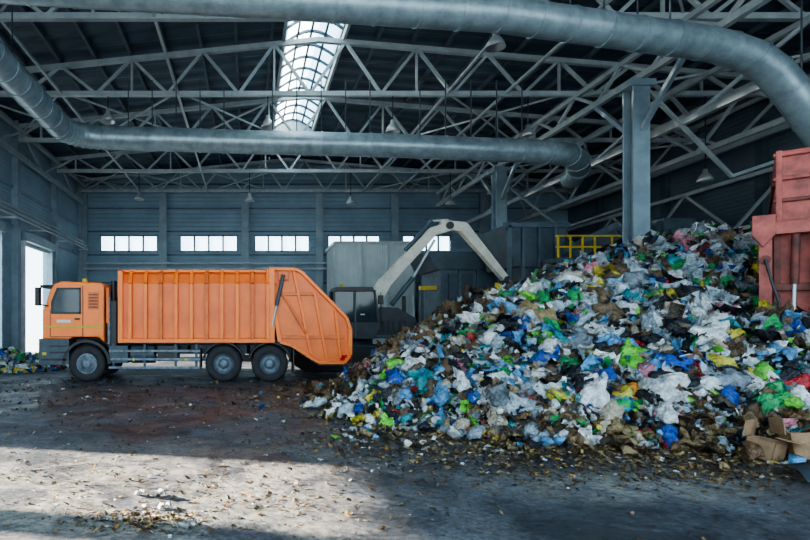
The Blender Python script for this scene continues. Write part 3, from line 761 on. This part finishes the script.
def carton(name,loc,rot,s):
    b=MB();w,d,h=s;t=.012
    b.box(-w,w,-d,d,0,t,M_card);b.box(-w,w,-d,-d+t,0,h,M_card);b.box(-w,w,d-t,d,0,h,M_card);b.box(-w,-w+t,-d,d,0,h,M_card);b.box(w-t,w,-d,d,0,h,M_card)
    b.beam((-w,-d-.08,h+.06),(w,-d-.1,h+.03),.2,t,M_card);b.beam((w+.1,-d,h-.05),(w+.1,d,h-.04),.2,t,M_card);b.beam((-w,d+.04,h+.08),(w,d+.06,h+.1),t,.2,M_card)
    o=b.obj(name);o.location=loc;o.rotation_euler=rot;return o
carton('cardboard_box',(6.3,6.85,.02),(.15,.1,.5),(.18,.14,.24))
carton('cardboard_box',(6.72,6.8,.02),(-.1,.15,1.2),(.15,.12,.32))
b=MB();vs=[];fs=[]
for j in range(6):
    for i in range(8):
        vs.append((5.75+i*.16+j*.05,5.75+j*.10-i*.03,.03+.06*abs(math.sin(i*.9+j*.7))+.03*j/5))
for j in range(5):
    for i in range(7): k=j*8+i;fs.append((k,k+1,k+9,k+8))
b.add(vs,fs,M_steeld,True);o=b.obj('crumpled_plastic_sheet');o.modifiers.new('s','SOLIDIFY').thickness=.01

# ------------------------------------------------------------------ red compactor container
rc=empty('red_waste_compactor',(8.28,9.08,0));rc.rotation_euler=(0,0,math.radians(-42))
b=MB()
b.box(.20,4.0,.15,3.5,3.25,4.45,M_red)
for z in (3.3,3.65,4.0,4.38): b.box(.17,4.0,.09,.16,z-.03,z+.03,M_redd if z in (3.65,) else M_red)
for x in (.20,.9,1.5): b.box(x,x+.08,.08,.16,3.2,4.45,M_red)
b.box(.16,.22,.2,3.4,3.9,4.0,M_redd)
b.obj('upper_hopper',rc,bevel=.015)
b=MB()
b.box(.14,4.0,.25,3.2,1.0,3.2,M_red);b.box(.0,.16,.0,.3,0,3.42,M_red);b.box(.62,.76,.0,.26,0,3.3,M_red)
b.box(.0,4.0,.0,.26,3.1,3.3,M_red);b.box(.0,4.0,.0,.26,1.15,1.35,M_red);b.box(.16,4,.12,.26,2.2,2.32,M_redd)
b.box(1.4,1.52,.04,.26,0,3.3,M_red);b.box(3.8,3.95,.0,.3,0,3.3,M_red);b.box(0,.15,2.9,3.2,0,3.2,M_red);b.box(3.8,3.95,2.9,3.2,0,3.2,M_red)
b.cyl((.44,.12,3.1),(.42,.12,2.3),.055,M_redd,n=12);b.cyl((.42,.12,2.3),(.40,.12,1.4),.03,M_lampm,n=10)
b.box(.18,.26,.16,.26,1.35,3.1,M_redd)
b.box(.34,.48,.02,.2,1.36,1.52,M_redd);b.prism([(-.08,3.42),(.2,3.42),(.2,3.1),(.05,2.9),(-.08,3.1)],-.05,.2,M_red)
b.cyl((.08,-.05,2.7),(.08,.1,2.7),.07,M_redd);b.cyl((.08,-.05,1.5),(.08,.1,1.5),.07,M_redd)
b.sweep([(.08,-.06,2.7),(.16,-.12,2.3),(.24,-.14,2.0),(.20,-.12,1.75),(.08,-.06,1.5)],.022,M_black,8)
b.obj('lower_frame',rc,bevel=.012)

# ------------------------------------------------------------------ light
w=bpy.data.worlds.new('World');SC.world=w;w.use_nodes=True
N=w.node_tree.nodes;L=w.node_tree.links;bg=N['Background']
tc=N.new('ShaderNodeTexCoord');sp=N.new('ShaderNodeSeparateXYZ');L.new(tc.outputs['Generated'],sp.inputs[0])
rp=N.new('ShaderNodeValToRGB');rp.color_ramp.elements[0].position=0;rp.color_ramp.elements[1].position=.7
rp.color_ramp.elements[0].color=(.74,.91,1,1);rp.color_ramp.elements[1].color=(.50,.78,1,1)
L.new(sp.outputs['Z'],rp.inputs[0]);L.new(rp.outputs[0],bg.inputs[0]);bg.inputs[1].default_value=4.9
sd=bpy.data.lights.new('sun','SUN');sd.energy=44;sd.angle=math.radians(1.0);sd.color=(1,.89,.73)
so=bpy.data.objects.new('sun',sd);COL.objects.link(so)
el=math.radians(20.5);dirv=Vector((.97*math.cos(el),-.22*math.cos(el),-math.sin(el)))
so.rotation_euler=dirv.to_track_quat('-Z','Y').to_euler();so.location=(-30,10,15)

cd=bpy.data.cameras.new('camera');cd.sensor_width=36;cd.lens=560/810*36;cd.shift_x=157/810;cd.shift_y=55/810;cd.clip_end=400
co=bpy.data.objects.new('camera',cd);COL.objects.link(co);co.location=(0,0,1.65);co.rotation_euler=(math.radians(90),0,0)
SC.camera=co
